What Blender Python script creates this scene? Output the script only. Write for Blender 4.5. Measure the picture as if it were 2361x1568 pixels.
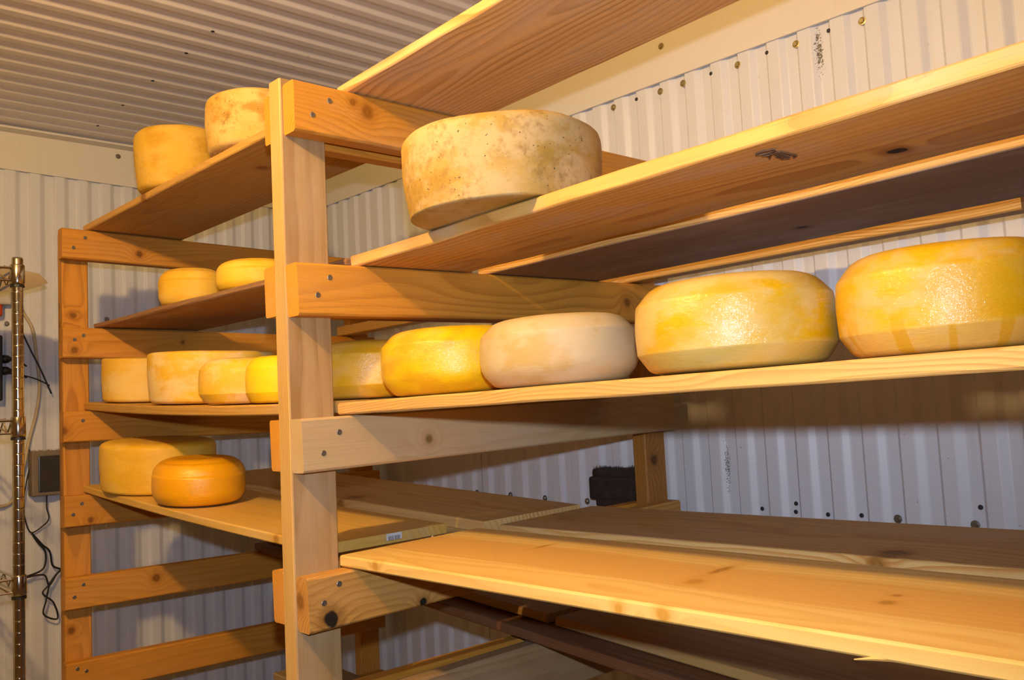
import bpy, bmesh, math, random
from mathutils import Matrix, Vector, noise

for o in list(bpy.data.objects):
    bpy.data.objects.remove(o, do_unlink=True)
S = bpy.context.scene
COL = S.collection
random.seed(4)

# ------------------------------------------------------------------ camera
# world: x along the shelf boards, y towards the corrugated wall, z up (metres)
YAW, PITCH, ROLL, FPX = 0.83005, -0.07992, -0.04995, 2054.9
CAM = Vector((1.3439, -0.7215, 1.55))


def rot3(rows):
    return Matrix(rows)


_Rz = rot3([[math.cos(ROLL), -math.sin(ROLL), 0], [math.sin(ROLL), math.cos(ROLL), 0], [0, 0, 1]])
_Rx = rot3([[1, 0, 0], [0, math.cos(PITCH), -math.sin(PITCH)], [0, math.sin(PITCH), math.cos(PITCH)]])
_Ry = rot3([[math.cos(YAW), 0, math.sin(YAW)], [0, 1, 0], [-math.sin(YAW), 0, math.cos(YAW)]])
_P = rot3([[1, 0, 0], [0, 0, -1], [0, 1, 0]])
_R = _Rz @ _Rx @ _Ry @ _P
right, up, back = Vector(_R[0]), -Vector(_R[1]), -Vector(_R[2])
CAM_M = Matrix((right, up, back)).transposed()
cd = bpy.data.cameras.new('camera')
cam = bpy.data.objects.new('camera', cd)
COL.objects.link(cam)
cam.matrix_world = Matrix.Translation(CAM) @ CAM_M.to_4x4()
cd.sensor_width = 36.0
cd.lens = FPX / 2361.0 * 36.0
cd.clip_start = 0.02
S.camera = cam

# ------------------------------------------------------------------ world, flash, exposure
wd = bpy.data.worlds.new('world')
S.world = wd
wd.use_nodes = True
wd.node_tree.nodes['Background'].inputs[0].default_value = (0.9, 0.8, 0.7, 1)
wd.node_tree.nodes['Background'].inputs[1].default_value = 0.008
S.view_settings.view_transform = 'Standard'
S.view_settings.look = 'None'
S.view_settings.gamma = 1.0
S.view_settings.exposure = 0.0
S.view_settings.use_curve_mapping = False
S.cycles.max_bounces = 6
S.cycles.diffuse_bounces = 3
S.cycles.glossy_bounces = 3
S.cycles.caustics_reflective = False
S.cycles.caustics_refractive = False

FLASH_W = 59.0
FLASH_COL = (0.84, 0.96, 1.16)
LAMP_W = 74.0
LAMP_COL = (1.0, 0.62, 0.21)
LAMP_POS = Vector((0.33, -0.875, 2.42))

ld = bpy.data.lights.new('camera_flash', 'SPOT')
ld.energy = FLASH_W
ld.color = FLASH_COL
ld.shadow_soft_size = 0.014
ld.spot_size = math.radians(97)
ld.spot_blend = 1.0
fl = bpy.data.objects.new('camera_flash', ld)
COL.objects.link(fl)
fl.matrix_world = Matrix.Translation(CAM + up * 0.088) @ CAM_M.to_4x4()

# ------------------------------------------------------------------ helpers
WM = {}


def place(o, M, parent=None):
    WM[o] = M.copy()
    if parent is not None:
        o.parent = parent
        o.matrix_basis = WM[parent].inverted() @ M
    else:
        o.matrix_basis = M
    return o


def tag(o, label, cat, group=None):
    o['label'] = label
    o['category'] = cat
    if group:
        o['group'] = group
    return o


def empty(name, loc, label, cat, group=None):
    o = bpy.data.objects.new(name, None)
    o.empty_display_size = 0.05
    COL.objects.link(o)
    place(o, Matrix.Translation(Vector(loc)))
    return tag(o, label, cat, group)


def mesh_obj(name, verts, faces, mat, M=None, parent=None, smooth=False):
    me = bpy.data.meshes.new(name)
    me.from_pydata([tuple(v) for v in verts], [], faces)
    me.materials.append(mat)
    if smooth:
        me.polygons.foreach_set('use_smooth', [True] * len(me.polygons))
    me.update()
    o = bpy.data.objects.new(name, me)
    COL.objects.link(o)
    place(o, M or Matrix.Identity(4), parent)
    return o


def share(name, me, M, parent=None):
    o = bpy.data.objects.new(name, me)
    COL.objects.link(o)
    return place(o, M, parent)


def T(x, y, z):
    return Matrix.Translation((x, y, z))


def box_data(sx, sy, sz, c=0.0):
    """chamfered box centred on the origin"""
    hx, hy, hz = sx / 2, sy / 2, sz / 2
    if c <= 0:
        v = [(x, y, z) for x in (-hx, hx) for y in (-hy, hy) for z in (-hz, hz)]
        f = [(0, 1, 3, 2), (4, 6, 7, 5), (0, 4, 5, 1), (2, 3, 7, 6), (0, 2, 6, 4), (1, 5, 7, 3)]
        return v, f
    bm = bmesh.new()
    bmesh.ops.create_cube(bm, size=1.0)
    for v in bm.verts:
        v.co = Vector((v.co.x * sx, v.co.y * sy, v.co.z * sz))
    bmesh.ops.bevel(bm, geom=bm.edges[:], offset=c, segments=2, affect='EDGES', profile=0.6)
    bm.verts.index_update()
    v = [tuple(q.co) for q in bm.verts]
    f = [[q.index for q in p.verts] for p in bm.faces]
    bm.free()
    return v, f


def box(name, lo, hi, mat, parent=None, c=0.0):
    lo, hi = Vector(lo), Vector(hi)
    v, f = box_data(*(hi - lo), c=c)
    return mesh_obj(name, v, f, mat, Matrix.Translation((lo + hi) / 2), parent)


def tube_data(pts, r, n=10, close=False, caps=True):
    pts = [Vector(p) for p in pts]
    V, F = [], []
    m = len(pts)
    nrm = None
    for i, p in enumerate(pts):
        a = pts[max(i - 1, 0)]
        b = pts[min(i + 1, m - 1)]
        d = (b - a).normalized()
        if nrm is None:
            t = Vector((0, 0, 1)) if abs(d.z) < 0.9 else Vector((1, 0, 0))
            nrm = d.cross(t).normalized()
        else:
            nrm = (nrm - d * nrm.dot(d)).normalized()
        bn = d.cross(nrm)
        rr = r[i] if isinstance(r, (list, tuple)) else r
        for k in range(n):
            a_ = 2 * math.pi * k / n
            V.append(p + (nrm * math.cos(a_) + bn * math.sin(a_)) * rr)
    for i in range(m - 1):
        for k in range(n):
            F.append((i * n + k, i * n + (k + 1) % n, (i + 1) * n + (k + 1) % n, (i + 1) * n + k))
    if caps:
        F.append(tuple(range(n))[::-1])
        F.append(tuple((m - 1) * n + k for k in range(n)))
    return V, F


def smooth_path(pts, k=6):
    pts = [Vector(p) for p in pts]
    out = []
    for i in range(len(pts) - 1):
        p0 = pts[max(i - 1, 0)]
        p1, p2 = pts[i], pts[i + 1]
        p3 = pts[min(i + 2, len(pts) - 1)]
        for j in range(k):
            t = j / k
            out.append(0.5 * ((2 * p1) + (p2 - p0) * t + (2 * p0 - 5 * p1 + 4 * p2 - p3) * t * t
                              + (3 * p1 - p0 - 3 * p2 + p3) * t ** 3))
    out.append(pts[-1])
    return out


def lathe_data(prof, n=48, jitter=None):
    """prof: list of (r, z) from bottom axis to top axis"""
    V, F = [], []
    V.append((0, 0, prof[0][1]))
    for r, z in prof:
        for k in range(n):
            a = 2 * math.pi * k / n
            p = Vector((r * math.cos(a), r * math.sin(a), z))
            if jitter:
                p = jitter(p)
            V.append(p)
    V.append((0, 0, prof[-1][1]) if not jitter else jitter(Vector((0, 0, prof[-1][1]))))
    m = len(prof)
    for k in range(n):
        F.append((0, 1 + (k + 1) % n, 1 + k))
        for i in range(m - 1):
            a, b = 1 + i * n, 1 + (i + 1) * n
            F.append((a + k, a + (k + 1) % n, b + (k + 1) % n, b + k))
        F.append((1 + (m - 1) * n + k, 1 + (m - 1) * n + (k + 1) % n, len(V) - 1))
    return V, F


# ------------------------------------------------------------------ materials
class NT:
    def __init__(self, name):
        self.m = bpy.data.materials.new(name)
        self.m.use_nodes = True
        self.t = self.m.node_tree
        self.b = self.t.nodes['Principled BSDF']

    def n(self, kind, **kw):
        nd = self.t.nodes.new(kind)
        for k, v in kw.items():
            setattr(nd, k, v)
        return nd

    def l(self, a, b):
        self.t.links.new(a, b)

    def val(self, sock, x):
        if isinstance(x, bpy.types.NodeSocket):
            self.l(x, sock)
        else:
            sock.default_value = x

    def math(self, op, a, b=None, c=None, clamp=False):
        nd = self.n('ShaderNodeMath', operation=op, use_clamp=clamp)
        self.val(nd.inputs[0], a)
        if b is not None:
            self.val(nd.inputs[1], b)
        if c is not None:
            self.val(nd.inputs[2], c)
        return nd.outputs[0]

    def vmath(self, op, a, b=None):
        nd = self.n('ShaderNodeVectorMath', operation=op)
        self.val(nd.inputs[0], a)
        if b is not None:
            self.val(nd.inputs[1], b)
        return nd.outputs['Value' if op in ('LENGTH', 'DISTANCE', 'DOT_PRODUCT') else 'Vector']

    def mix(self, f, a, b, mode='MIX'):
        nd = self.n('ShaderNodeMix', data_type='RGBA', blend_type=mode)
        self.val(nd.inputs[0], f)
        for s, x in ((nd.inputs[6], a), (nd.inputs[7], b)):
            if isinstance(x, (tuple, list)):
                x = (*x[:3], 1.0)
            self.val(s, x)
        return nd.outputs[2]

    def ramp(self, f, stops):
        nd = self.n('ShaderNodeValToRGB')
        el = nd.color_ramp.elements
        while len(el) < len(stops):
            el.new(0.5)
        for e, (p, c) in zip(el, stops):
            e.position = p
            e.color = (c, c, c, 1) if isinstance(c, (int, float)) else (*c, 1)
        self.l(f, nd.inputs[0])
        return nd.outputs[0]

    def noise(self, vec, scale=1.0, detail=3.0, rough=0.55, sc=None):
        if sc:
            vec = self.vmath('MULTIPLY', vec, sc)
        nd = self.n('ShaderNodeTexNoise')
        nd.inputs['Scale'].default_value = scale
        nd.inputs['Detail'].default_value = detail
        nd.inputs['Roughness'].default_value = rough
        self.l(vec, nd.inputs['Vector'])
        return nd.outputs[0]

    def smooth(self, x, lo, hi, a=0.0, b=1.0):
        nd = self.n('ShaderNodeMapRange', interpolation_type='SMOOTHSTEP')
        self.val(nd.inputs[0], x)
        nd.inputs[1].default_value = lo
        nd.inputs[2].default_value = hi
        nd.inputs[3].default_value = a
        nd.inputs[4].default_value = b
        return nd.outputs[0]

    def objvec(self):
        return self.n('ShaderNodeTexCoord').outputs['Object']

    def bump(self, h, strength, dist=0.002):
        nd = self.n('ShaderNodeBump')
        nd.inputs['Strength'].default_value = strength
        nd.inputs['Distance'].default_value = dist
        self.l(h, nd.inputs['Height'])
        self.l(nd.outputs[0], self.b.inputs['Normal'])

    def base(self, c):
        if isinstance(c, (tuple, list)):
            self.b.inputs['Base Color'].default_value = (*c, 1)
        else:
            self.l(c, self.b.inputs['Base Color'])

    def set(self, **kw):
        for k, v in kw.items():
            self.val(self.b.inputs[k.replace('_', ' ')], v)


def wood(name, light, dark, freq=170.0, ring=0.55, pith=(0.02, -0.05), grey=0.0, knots=(),
         auto_knots=0.5, tint=None, rough=0.55, streak=1.0, warp=0.03, heart=None):
    """pine: growth rings round a pith that runs along local x, fibres, knots, dull bloom"""
    k = NT(name)
    P0 = k.objvec()
    rnd = k.n('ShaderNodeObjectInfo').outputs['Random']
    comb = k.n('ShaderNodeCombineXYZ')
    k.l(k.math('MULTIPLY', rnd, 9.7), comb.inputs[0])
    k.l(k.math('MULTIPLY', k.math('FRACT', k.math('MULTIPLY', rnd, 17.0)), 0.05), comb.inputs[1])
    k.l(k.math('MULTIPLY', k.math('FRACT', k.math('MULTIPLY', rnd, 41.0)), 0.03), comb.inputs[2])
    P = k.vmath('ADD', P0, comb.outputs[0])
    # knots: explicit + scattered
    kmask = None
    kn_ = k.math('SUBTRACT', k.noise(P0, 60, 1), 0.5) if knots else None
    for (kp, kr, kd, *st) in knots:
        d = k.vmath('LENGTH', k.vmath('MULTIPLY', k.vmath('SUBTRACT', P0, kp), st[0] if st else (1.0, 1.0, 1.0)))
        d = k.math('ADD', d, k.math('MULTIPLY', kn_, kr * 0.7))
        q = k.math('DIVIDE', d, kr)
        one = (q, kd)
        kmask = [one] if kmask is None else kmask + [one]
    if auto_knots > 0:
        vn = k.n('ShaderNodeTexVoronoi')
        vn.inputs['Scale'].default_value = 1.0
        k.l(k.vmath('MULTIPLY', P, (3.4, 7.0, 3.0)), vn.inputs['Vector'])
        sp = k.n('ShaderNodeSeparateColor')
        k.l(vn.outputs['Color'], sp.inputs[0])
        on = k.math('GREATER_THAN', sp.outputs[0], 1.0 - auto_knots)
        q = k.math('DIVIDE', vn.outputs['Distance'], k.math('ADD', 0.035, k.math('MULTIPLY', sp.outputs[1], 0.06)))
        q = k.math('ADD', q, k.math('MULTIPLY', k.math('SUBTRACT', 1.0, on), 50.0))
        kmask = (kmask or []) + [(q, 0.75)]
    sep = k.n('ShaderNodeSeparateXYZ')
    k.l(P, sep.inputs[0])
    nz = k.noise(P, 1.0, 2.0, sc=(1.6, 5.0, 5.0))
    nz2 = k.noise(k.vmath('ADD', P, (3.1, 1.7, 9.2)), 1.0, 2.0, sc=(1.6, 5.0, 5.0))
    yy = k.math('ADD', k.math('SUBTRACT', sep.outputs[1], pith[0]), k.math('MULTIPLY', k.math('SUBTRACT', nz, 0.5), warp * 2))
    zz = k.math('ADD', k.math('SUBTRACT', sep.outputs[2], pith[1]), k.math('MULTIPLY', k.math('SUBTRACT', nz2, 0.5), warp * 2))
    r = k.math('SQRT', k.math('ADD', k.math('MULTIPLY', yy, yy), k.math('MULTIPLY', zz, zz)))
    for q, kd in (kmask or []):
        g = k.math('POWER', 2.718, k.math('MULTIPLY', k.math('MULTIPLY', q, q), -0.16))
        r = k.math('ADD', r, k.math('MULTIPLY', g, 0.016))
    ph = k.math('FRACT', k.math('MULTIPLY', r, freq))
    rings = k.ramp(ph, [(0.0, 0.55), (0.1, 0.0), (0.5, 0.12), (0.82, 0.85), (0.96, 1.0)])
    amp = k.math('MULTIPLY', k.smooth(k.noise(P, 1.0, 2.0, sc=(1.2, 9, 9)), 0.3, 0.75, 0.35, 1.0), ring)
    fib = k.noise(P, 1.0, 3.0, 0.6, sc=(7, 420, 420))
    col = k.mix(k.math('MULTIPLY', rings, amp), light, dark)
    f2 = k.smooth(fib, 0.25, 0.8, 0.86, 1.1)
    col = k.mix(1.0, col, k.ramp(f2, [(0.0, 0.0), (1.0, 1.0)]), 'MULTIPLY') if False else k.mix(
        k.math('MULTIPLY', k.smooth(fib, 0.45, 0.8), 0.28 * streak), col, tuple(x * 0.62 for x in dark))
    blot = k.noise(P, 1.0, 3.0, 0.6, sc=(2.2, 11, 11))
    col = k.mix(k.smooth(blot, 0.4, 0.72, 0.0, 0.5), col, tint or tuple(a * 0.5 + b * 0.5 for a, b in zip(light, dark)))
    if heart:
        h0, h1, hc, ha = heart
        wob = k.math('MULTIPLY', k.math('SUBTRACT', nz, 0.5), 0.05)
        sy = k.n('ShaderNodeSeparateXYZ')
        k.l(P0, sy.inputs[0])
        ysh = k.math('ADD', sy.outputs[1], wob)
        hm = k.math('MULTIPLY', k.smooth(ysh, h0 - 0.004, h0 + 0.004), k.smooth(ysh, h1 - 0.01, h1 + 0.01, 1.0, 0.0))
        col = k.mix(k.math('MULTIPLY', hm, ha), col, hc)
    if grey > 0:
        gz = k.noise(k.vmath('ADD', P, (5, 2, 1)), 1.0, 4.0, 0.65, sc=(3.2, 9, 9))
        col = k.mix(k.smooth(gz, 0.46, 0.72, 0.0, grey), col, (0.52, 0.42, 0.33))
        fz = k.noise(k.vmath('ADD', P, (1, 7, 3)), 1.0, 4.0, 0.7, sc=(22, 80, 80))
        col = k.mix(k.math('MULTIPLY', k.smooth(fz, 0.62, 0.78), grey * 0.8), col, (0.2, 0.15, 0.1))
    for q, kd in (kmask or []):
        if kd >= 0.9:
            col = k.mix(k.smooth(q, 0.9, 2.6, 0.55, 0.0), col, tuple(x * 0.6 for x in dark))
            col = k.mix(k.smooth(q, 0.75, 1.1, 0.98, 0.0), col, (0.012, 0.009, 0.007))
        else:
            rg = k.smooth(k.math('PINGPONG', k.math('MULTIPLY', q, 2.6), 1.0), 0.2, 0.9)
            kc = k.mix(rg, tuple(x * (1.0 - 0.45 * kd) for x in dark), tuple(x * (1.0 - 0.85 * kd) for x in dark))
            col = k.mix(k.smooth(q, 0.9, 2.8, 0.4, 0.0), col, dark)
            col = k.mix(k.smooth(q, 0.6, 1.25, 0.9, 0.0), col, kc)
    k.base(col)
    k.set(Roughness=rough, Specular_IOR_Level=0.3)
    k.bump(k.math('ADD', k.math('MULTIPLY', rings, 0.5), fib), 0.16, 0.0012)
    return k.m


def paint(name, c, rough=0.35, dirt=0.15, stains=(), spec=0.5):
    k = NT(name)
    P = k.n('ShaderNodeNewGeometry').outputs['Position']
    d = k.noise(P, 7.0, 4.0, 0.65)
    col = k.mix(k.smooth(d, 0.45, 0.8, 0.0, dirt), c, tuple(x * y for x, y in zip(c, (0.8, 0.72, 0.6))))
    v = k.noise(P, 1.0, 3.0, 0.6, sc=(60, 60, 2.0))
    col = k.mix(k.smooth(v, 0.56, 0.8, 0.0, dirt * 1.3), col, tuple(x * y for x, y in zip(c, (0.72, 0.6, 0.45))))
    sp = k.noise(P, 130.0, 2.0)
    col = k.mix(k.smooth(sp, 0.74, 0.78, 0.0, 0.5), col, (0.1, 0.09, 0.07))
    for (cx, cz, sx, sz, amt) in stains:
        s = k.n('ShaderNodeSeparateXYZ')
        k.l(P, s.inputs[0])
        ax = k.math('DIVIDE', k.math('SUBTRACT', s.outputs[0], cx), sx)
        az = k.math('DIVIDE', k.math('SUBTRACT', s.outputs[2], cz), sz)
        rr = k.math('SQRT', k.math('ADD', k.math('MULTIPLY', ax, ax), k.math('MULTIPLY', az, az)))
        sp2 = k.noise(P, 260.0, 3.0, 0.7)
        th = k.math('ADD', sp2, k.smooth(rr, 0.0, 1.0, 0.14, -0.25))
        col = k.mix(k.math('MULTIPLY', k.smooth(th, 0.57, 0.63), amt), col, (0.09, 0.08, 0.055))
    k.base(col)
    k.set(Roughness=rough, Specular_IOR_Level=spec)
    return k.m


def plain(name, c, rough=0.5, metal=0.0, bump=0.0, var=0.15, scale=40.0):
    k = NT(name)
    P = k.objvec()
    nz = k.noise(P, scale, 4.0, 0.6)
    k.base(k.mix(k.smooth(nz, 0.3, 0.75), c, tuple(x * (1 - var) for x in c)))
    k.set(Roughness=rough, Metallic=metal)
    if bump:
        k.bump(nz, bump)
    return k.m


CH_GAIN = 1.0


def cheese_mat(name, base, pale, deep, patch=0.5, streak=0.5, rough=0.42, coat=0.0, spots=0.0, drips=0.0, scale=1.0,
               contrast=0.12, seed=0.0, low=0.0):
    sc_ = lambda c: tuple(min(0.93, x * y * CH_GAIN) for x, y in zip(c, (0.63, 0.585, 0.50)))
    base, pale, deep = sc_(base), sc_(pale), sc_(deep)
    k = NT(name)
    P0 = k.objvec()
    P = k.vmath('ADD', P0, (seed * 3.7, seed * 1.3, seed * 0.9))
    a = k.noise(P, 1.0, 5.0, 0.62, sc=(13 * scale, 13 * scale, 22 * scale))
    s = k.noise(P, 1.0, 4.0, 0.65, sc=(30, 30, 330))
    aa = k.math('ADD', a, k.math('MULTIPLY', k.math('SUBTRACT', s, 0.5), 0.22 * streak))
    m = k.smooth(aa, 0.62 - 0.3 * patch - contrast, 0.62 - 0.3 * patch + contrast)
    col = k.mix(m, base, pale)
    d = k.noise(k.vmath('ADD', P, (4, 8, 2)), 1.0, 4.0, 0.6, sc=(9 * scale, 9 * scale, 16 * scale))
    col = k.mix(k.smooth(d, 0.47, 0.62, 0.0, 0.85), col, deep)
    col = k.mix(k.smooth(s, 0.55, 0.8, 0.0, 0.3 * streak), col, deep)
    if low > 0:
        sl = k.n('ShaderNodeSeparateXYZ')
        k.l(P0, sl.inputs[0])
        zl = k.math('ADD', sl.outputs[2], k.math('MULTIPLY', k.math('SUBTRACT', a, 0.5), 0.012))
        col = k.mix(k.smooth(zl, low * 0.8, low * 1.15, 0.6, 0.0), col, pale)
    if drips > 0:
        sep = k.n('ShaderNodeSeparateXYZ')
        k.l(P0, sep.inputs[0])
        ang = k.math('ARCTAN2', sep.outputs[1], sep.outputs[0])
        cb = k.n('ShaderNodeCombineXYZ')
        k.l(k.math('MULTIPLY', ang, 4.6), cb.inputs[0])
        k.l(k.math('MULTIPLY', sep.outputs[2], 5.0), cb.inputs[1])
        dn = k.noise(cb.outputs[0], 1.0, 1.5, 0.4)
        col = k.mix(k.math('MULTIPLY', k.smooth(dn, 0.52, 0.57), k.smooth(sep.outputs[2], 0.022, 0.05, drips, drips * 0.15)), col, deep)
    if spots > 0:
        f1 = k.noise(P, 1.0, 5.0, 0.72, sc=(90, 90, 90))
        f2 = k.noise(k.vmath('ADD', P, (2, 9, 4)), 1.0, 4.0, 0.6, sc=(14, 14, 14))
        col = k.mix(k.math('MULTIPLY', k.math('MULTIPLY', k.smooth(f1, 0.40, 0.70), k.smooth(f2, 0.45, 0.62)), spots), col,
                    (0.26, 0.145, 0.03))
        f3 = k.noise(k.vmath('ADD', P, (7, 1, 3)), 1.0, 2.0, 0.5, sc=(210, 210, 210))
        col = k.mix(k.math('MULTIPLY', k.smooth(f3, 0.69, 0.73), spots), col, (0.045, 0.03, 0.015))
    k.base(col)
    fine = k.noise(P, 1.0, 4.0, 0.65, sc=(160, 160, 420))
    k.set(Roughness=k.smooth(aa, 0.3, 0.7, rough + 0.12, min(1.0, rough + 0.28)), Specular_IOR_Level=0.45)
    k.set(Coat_Weight=coat * 0.65, Coat_Roughness=0.13)
    k.set(Subsurface_Weight=0.0)
    k.bump(k.math('ADD', fine, k.math('MULTIPLY', a, 1.5)), 0.3, 0.0016)
    if coat > 0:
        cbn = k.n('ShaderNodeBump')
        cbn.inputs['Strength'].default_value = 0.8
        cbn.inputs['Distance'].default_value = 0.002
        k.l(k.noise(P, 1.0, 3.0, 0.6, sc=(170, 170, 210)), cbn.inputs['Height'])
        k.l(cbn.outputs[0], k.b.inputs['Coat Normal'])
    return k.m


M_WALL = paint('white painted steel', (0.725, 0.735, 0.785), 0.42, 0.16,
               stains=((0.432, 2.29, 0.022, 0.13, 0.95), (0.126, 1.40, 0.016, 0.16, 0.8), (0.43, 2.1, 0.02, 0.1, 0.4)))
M_BARE = plain('brown board wall', (0.30, 0.19, 0.095), 0.8)
M_CEIL = paint('white painted steel ceiling', (0.88, 0.82, 0.76), 0.45, 0.08)
M_TRIM = paint('cream painted steel trim', (0.78, 0.735, 0.66), 0.4, 0.08)
M_FLOOR = plain('concrete', (0.34, 0.28, 0.21), 0.8, bump=0.1, var=0.3, scale=6)
M_SCREW = plain('zinc screw', (0.32, 0.31, 0.28), 0.38, 0.9, scale=90)
M_BRASS = plain('yellow zinc screw', (0.55, 0.47, 0.24), 0.35, 0.9, scale=90)
M_HOLE = plain('dark rivet', (0.025, 0.025, 0.03), 0.6)
M_CHROME = plain('chrome', (0.62, 0.58, 0.5), 0.16, 1.0, var=0.2, scale=60)
M_BLACK = plain('black rubber', (0.012, 0.012, 0.013), 0.45)
M_HOSE = plain('beige plastic hose', (0.55, 0.44, 0.28), 0.4)
M_WHITE = plain('white plastic', (0.62, 0.57, 0.5), 0.4)
M_ORANGE = plain('orange plastic', (0.75, 0.1, 0.02), 0.4)
kt = NT('frosted plastic sheet')
kt.base(kt.mix(kt.smooth(kt.noise(kt.objvec(), 30, 3), 0.3, 0.7), (0.88, 0.82, 0.70), (0.80, 0.72, 0.58)))
kt.set(Roughness=0.5)
tr_ = kt.n('ShaderNodeBsdfTranslucent')
tr_.inputs[0].default_value = (1.0, 0.95, 0.85, 1)
mx_ = kt.n('ShaderNodeMixShader')
mx_.inputs[0].default_value = 0.75
kt.l(kt.b.outputs[0], mx_.inputs[1])
kt.l(tr_.outputs[0], mx_.inputs[2])
kt.l(mx_.outputs[0], kt.t.nodes['Material Output'].inputs[0])
M_SHEET = kt.m

FRAME_L, FRAME_D = (0.64, 0.285, 0.036), (0.35, 0.125, 0.011)
W_RUNG = wood('orange aged pine', FRAME_L, FRAME_D, 150, 0.5, (0.01, -0.07), 0.12, auto_knots=0.3, warp=0.035)
W_POST = wood('post pine', (0.55, 0.33, 0.10), (0.36, 0.175, 0.04), 210, 0.6, (0.02, -0.16), 0.15, auto_knots=0.25, warp=0.012)
W_OLD = wood('old shelf pine', (0.60, 0.34, 0.08), (0.35, 0.15, 0.024), 120, 0.5, (0.06, -0.09), 0.38, auto_knots=0.3)
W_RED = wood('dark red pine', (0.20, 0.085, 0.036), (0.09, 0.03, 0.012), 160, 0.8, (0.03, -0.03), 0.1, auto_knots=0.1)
W_GREY = wood('grey brown pine', (0.36, 0.24, 0.12), (0.22, 0.125, 0.055), 150, 0.8, (0.06, -0.06), 0.2, auto_knots=0.2)
W_DARK = wood('dark stained pine', (0.34, 0.17, 0.075), (0.17, 0.07, 0.028), 130, 0.6, (0.05, -0.08), 0.3, auto_knots=0.3)

# ------------------------------------------------------------------ room shell
X0, X1, Y0, Y1, ZC = -1.755, 3.8, -3.4, 1.05, 2.52


def struct(o):
    o['kind'] = 'structure'
    return o


floor = struct(box('floor', (X0 - 0.1, Y0 - 0.1, -0.08), (X1 + 0.1, Y1 + 0.1, 0.0), M_FLOOR))


def corrugated(length, nrib, pitch, depth, sh):
    """panel: ribs run along local z (0..length), repeat along local x, crests point to local -y"""
    prof = []
    u = pitch
    for i in range(nrib):
        b = i * u
        c_, s1, v_, s2 = sh
        for fx, fy in ((0.0, 0.0), (c_, 0.0), (c_ + 0.18 * s1, 0.1), (c_ + 0.82 * s1, 0.9), (c_ + s1, 1.0),
                       (c_ + s1 + v_, 1.0), (c_ + s1 + v_ + 0.18 * s2, 0.9), (c_ + s1 + v_ + 0.82 * s2, 0.1)):
            prof.append((b + fx * u, -depth * (1 - fy)))
    prof.append((nrib * u, -depth))
    V, F = [], []
    for z in (0.0, length):
        for x, y in prof:
            V.append((x, y, z))
    n = len(prof)
    for i in range(n - 1):
        F.append((i, i + 1, n + i + 1, n + i))
    # back skin gives the sheet a thickness
    for z in (0.0, length):
        for x, y in prof:
            V.append((x, y + 0.0012, z))
    for i in range(n - 1):
        F.append((2 * n + i, 3 * n + i, 3 * n + i + 1, 2 * n + i + 1))
    F += [(i, 2 * n + i, 2 * n + i + 1, i + 1) for i in range(n - 1)]
    F += [(n + i, n + i + 1, 3 * n + i + 1, 3 * n + i) for i in range(n - 1)]
    return V, F


def panels(owner, length, nrib, pitch, count, origin, ax, az, mat, depth=0.0085, sh=(0.34, 0.26, 0.29, 0.11)):
    """ax: direction in which ribs repeat, az: rib direction; crests face the room"""
    ax, az = Vector(ax), Vector(az)
    ay = az.cross(ax)
    V, F = corrugated(length, nrib, pitch, depth, sh)
    me = None
    for i in range(count):
        o = Vector(origin) + ax * (nrib * pitch * i) - ay * (0.0012 * (i % 2))
        M = Matrix((ax, ay, az)).transposed().to_4x4()
        M.translation = o
        if me is None:
            ob = mesh_obj('panel', V, F, mat, M, owner)
            me = ob.data
        else:
            share('panel', me, M, owner)


# right wall (behind the shelves): room side faces -y
wall_r = struct(box('wall_right', (X0 - 0.1, Y1 + 0.012, 0), (X1 + 0.1, Y1 + 0.09, ZC + 0.1), M_WALL))
PR = 0.0761
panels(wall_r, ZC, 12, PR, 7, (0.148 - 12 * PR * 3 + 0.012, Y1 + 0.004, 0.0), (1, 0, 0), (0, 0, 1), M_WALL)
# left wall: room side faces +x
wall_l = struct(box('wall_left', (X0 - 0.1, Y0 - 0.1, 0), (X0 - 0.012, Y1 + 0.1, ZC + 0.1), M_WALL))
PL = 0.0725
panels(wall_l, ZC, 12, PL, 6, (X0 - 0.004, -0.02 - PL * 45, 0.0), (0, 1, 0), (0, 0, 1), M_WALL)
# walls behind the photographer
wall_n = struct(box('wall_near', (X1, Y0 - 0.1, 0), (X1 + 0.1, Y1 + 0.1, ZC + 0.1), M_BARE))
wall_f = struct(box('wall_front', (X0 - 0.1, Y0 - 0.1, 0), (X1 + 0.1, Y0, ZC + 0.1), M_BARE))
# ceiling, ribs along y
ceil = struct(box('ceiling', (X0 - 0.1, Y0 - 0.1, ZC + 0.012), (X1 + 0.1, Y1 + 0.1, ZC + 0.1), M_CEIL))
PC = 0.0775
panels(ceil, Y1 - Y0, 12, PC, 6, (X1 - 0.005, Y0, ZC + 0.004), (-1, 0, 0), (0, 1, 0), M_CEIL, 0.0055, (0.26, 0.28, 0.22, 0.24))


def trim(name, a, b, hgt, out, z_top=ZC - 0.004):
    """folded flashing: plate on the wall plus a return under the ceiling; a, b = lower line ends"""
    a, b, out = Vector(a), Vector(b), Vector(out)
    t = 0.006
    sec = [(0.0, 0.0), (t, 0.0), (t, None), (0.055, None), (0.055, 'top'), (0.0, 'top')]
    V = []
    for p in (a, b):
        for d, h in sec:
            z = p.z if h == 0.0 else (z_top - 0.006 if h is None else z_top)
            V.append((p.x + out.x * d, p.y + out.y * d, z))
    n = len(sec)
    F = [(i, (i + 1) % n, n + (i + 1) % n, n + i) for i in range(n)] + [tuple(range(n))[::-1], tuple(range(n, 2 * n))]
    o = mesh_obj(name, V, F, M_TRIM)
    return struct(o)


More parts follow.
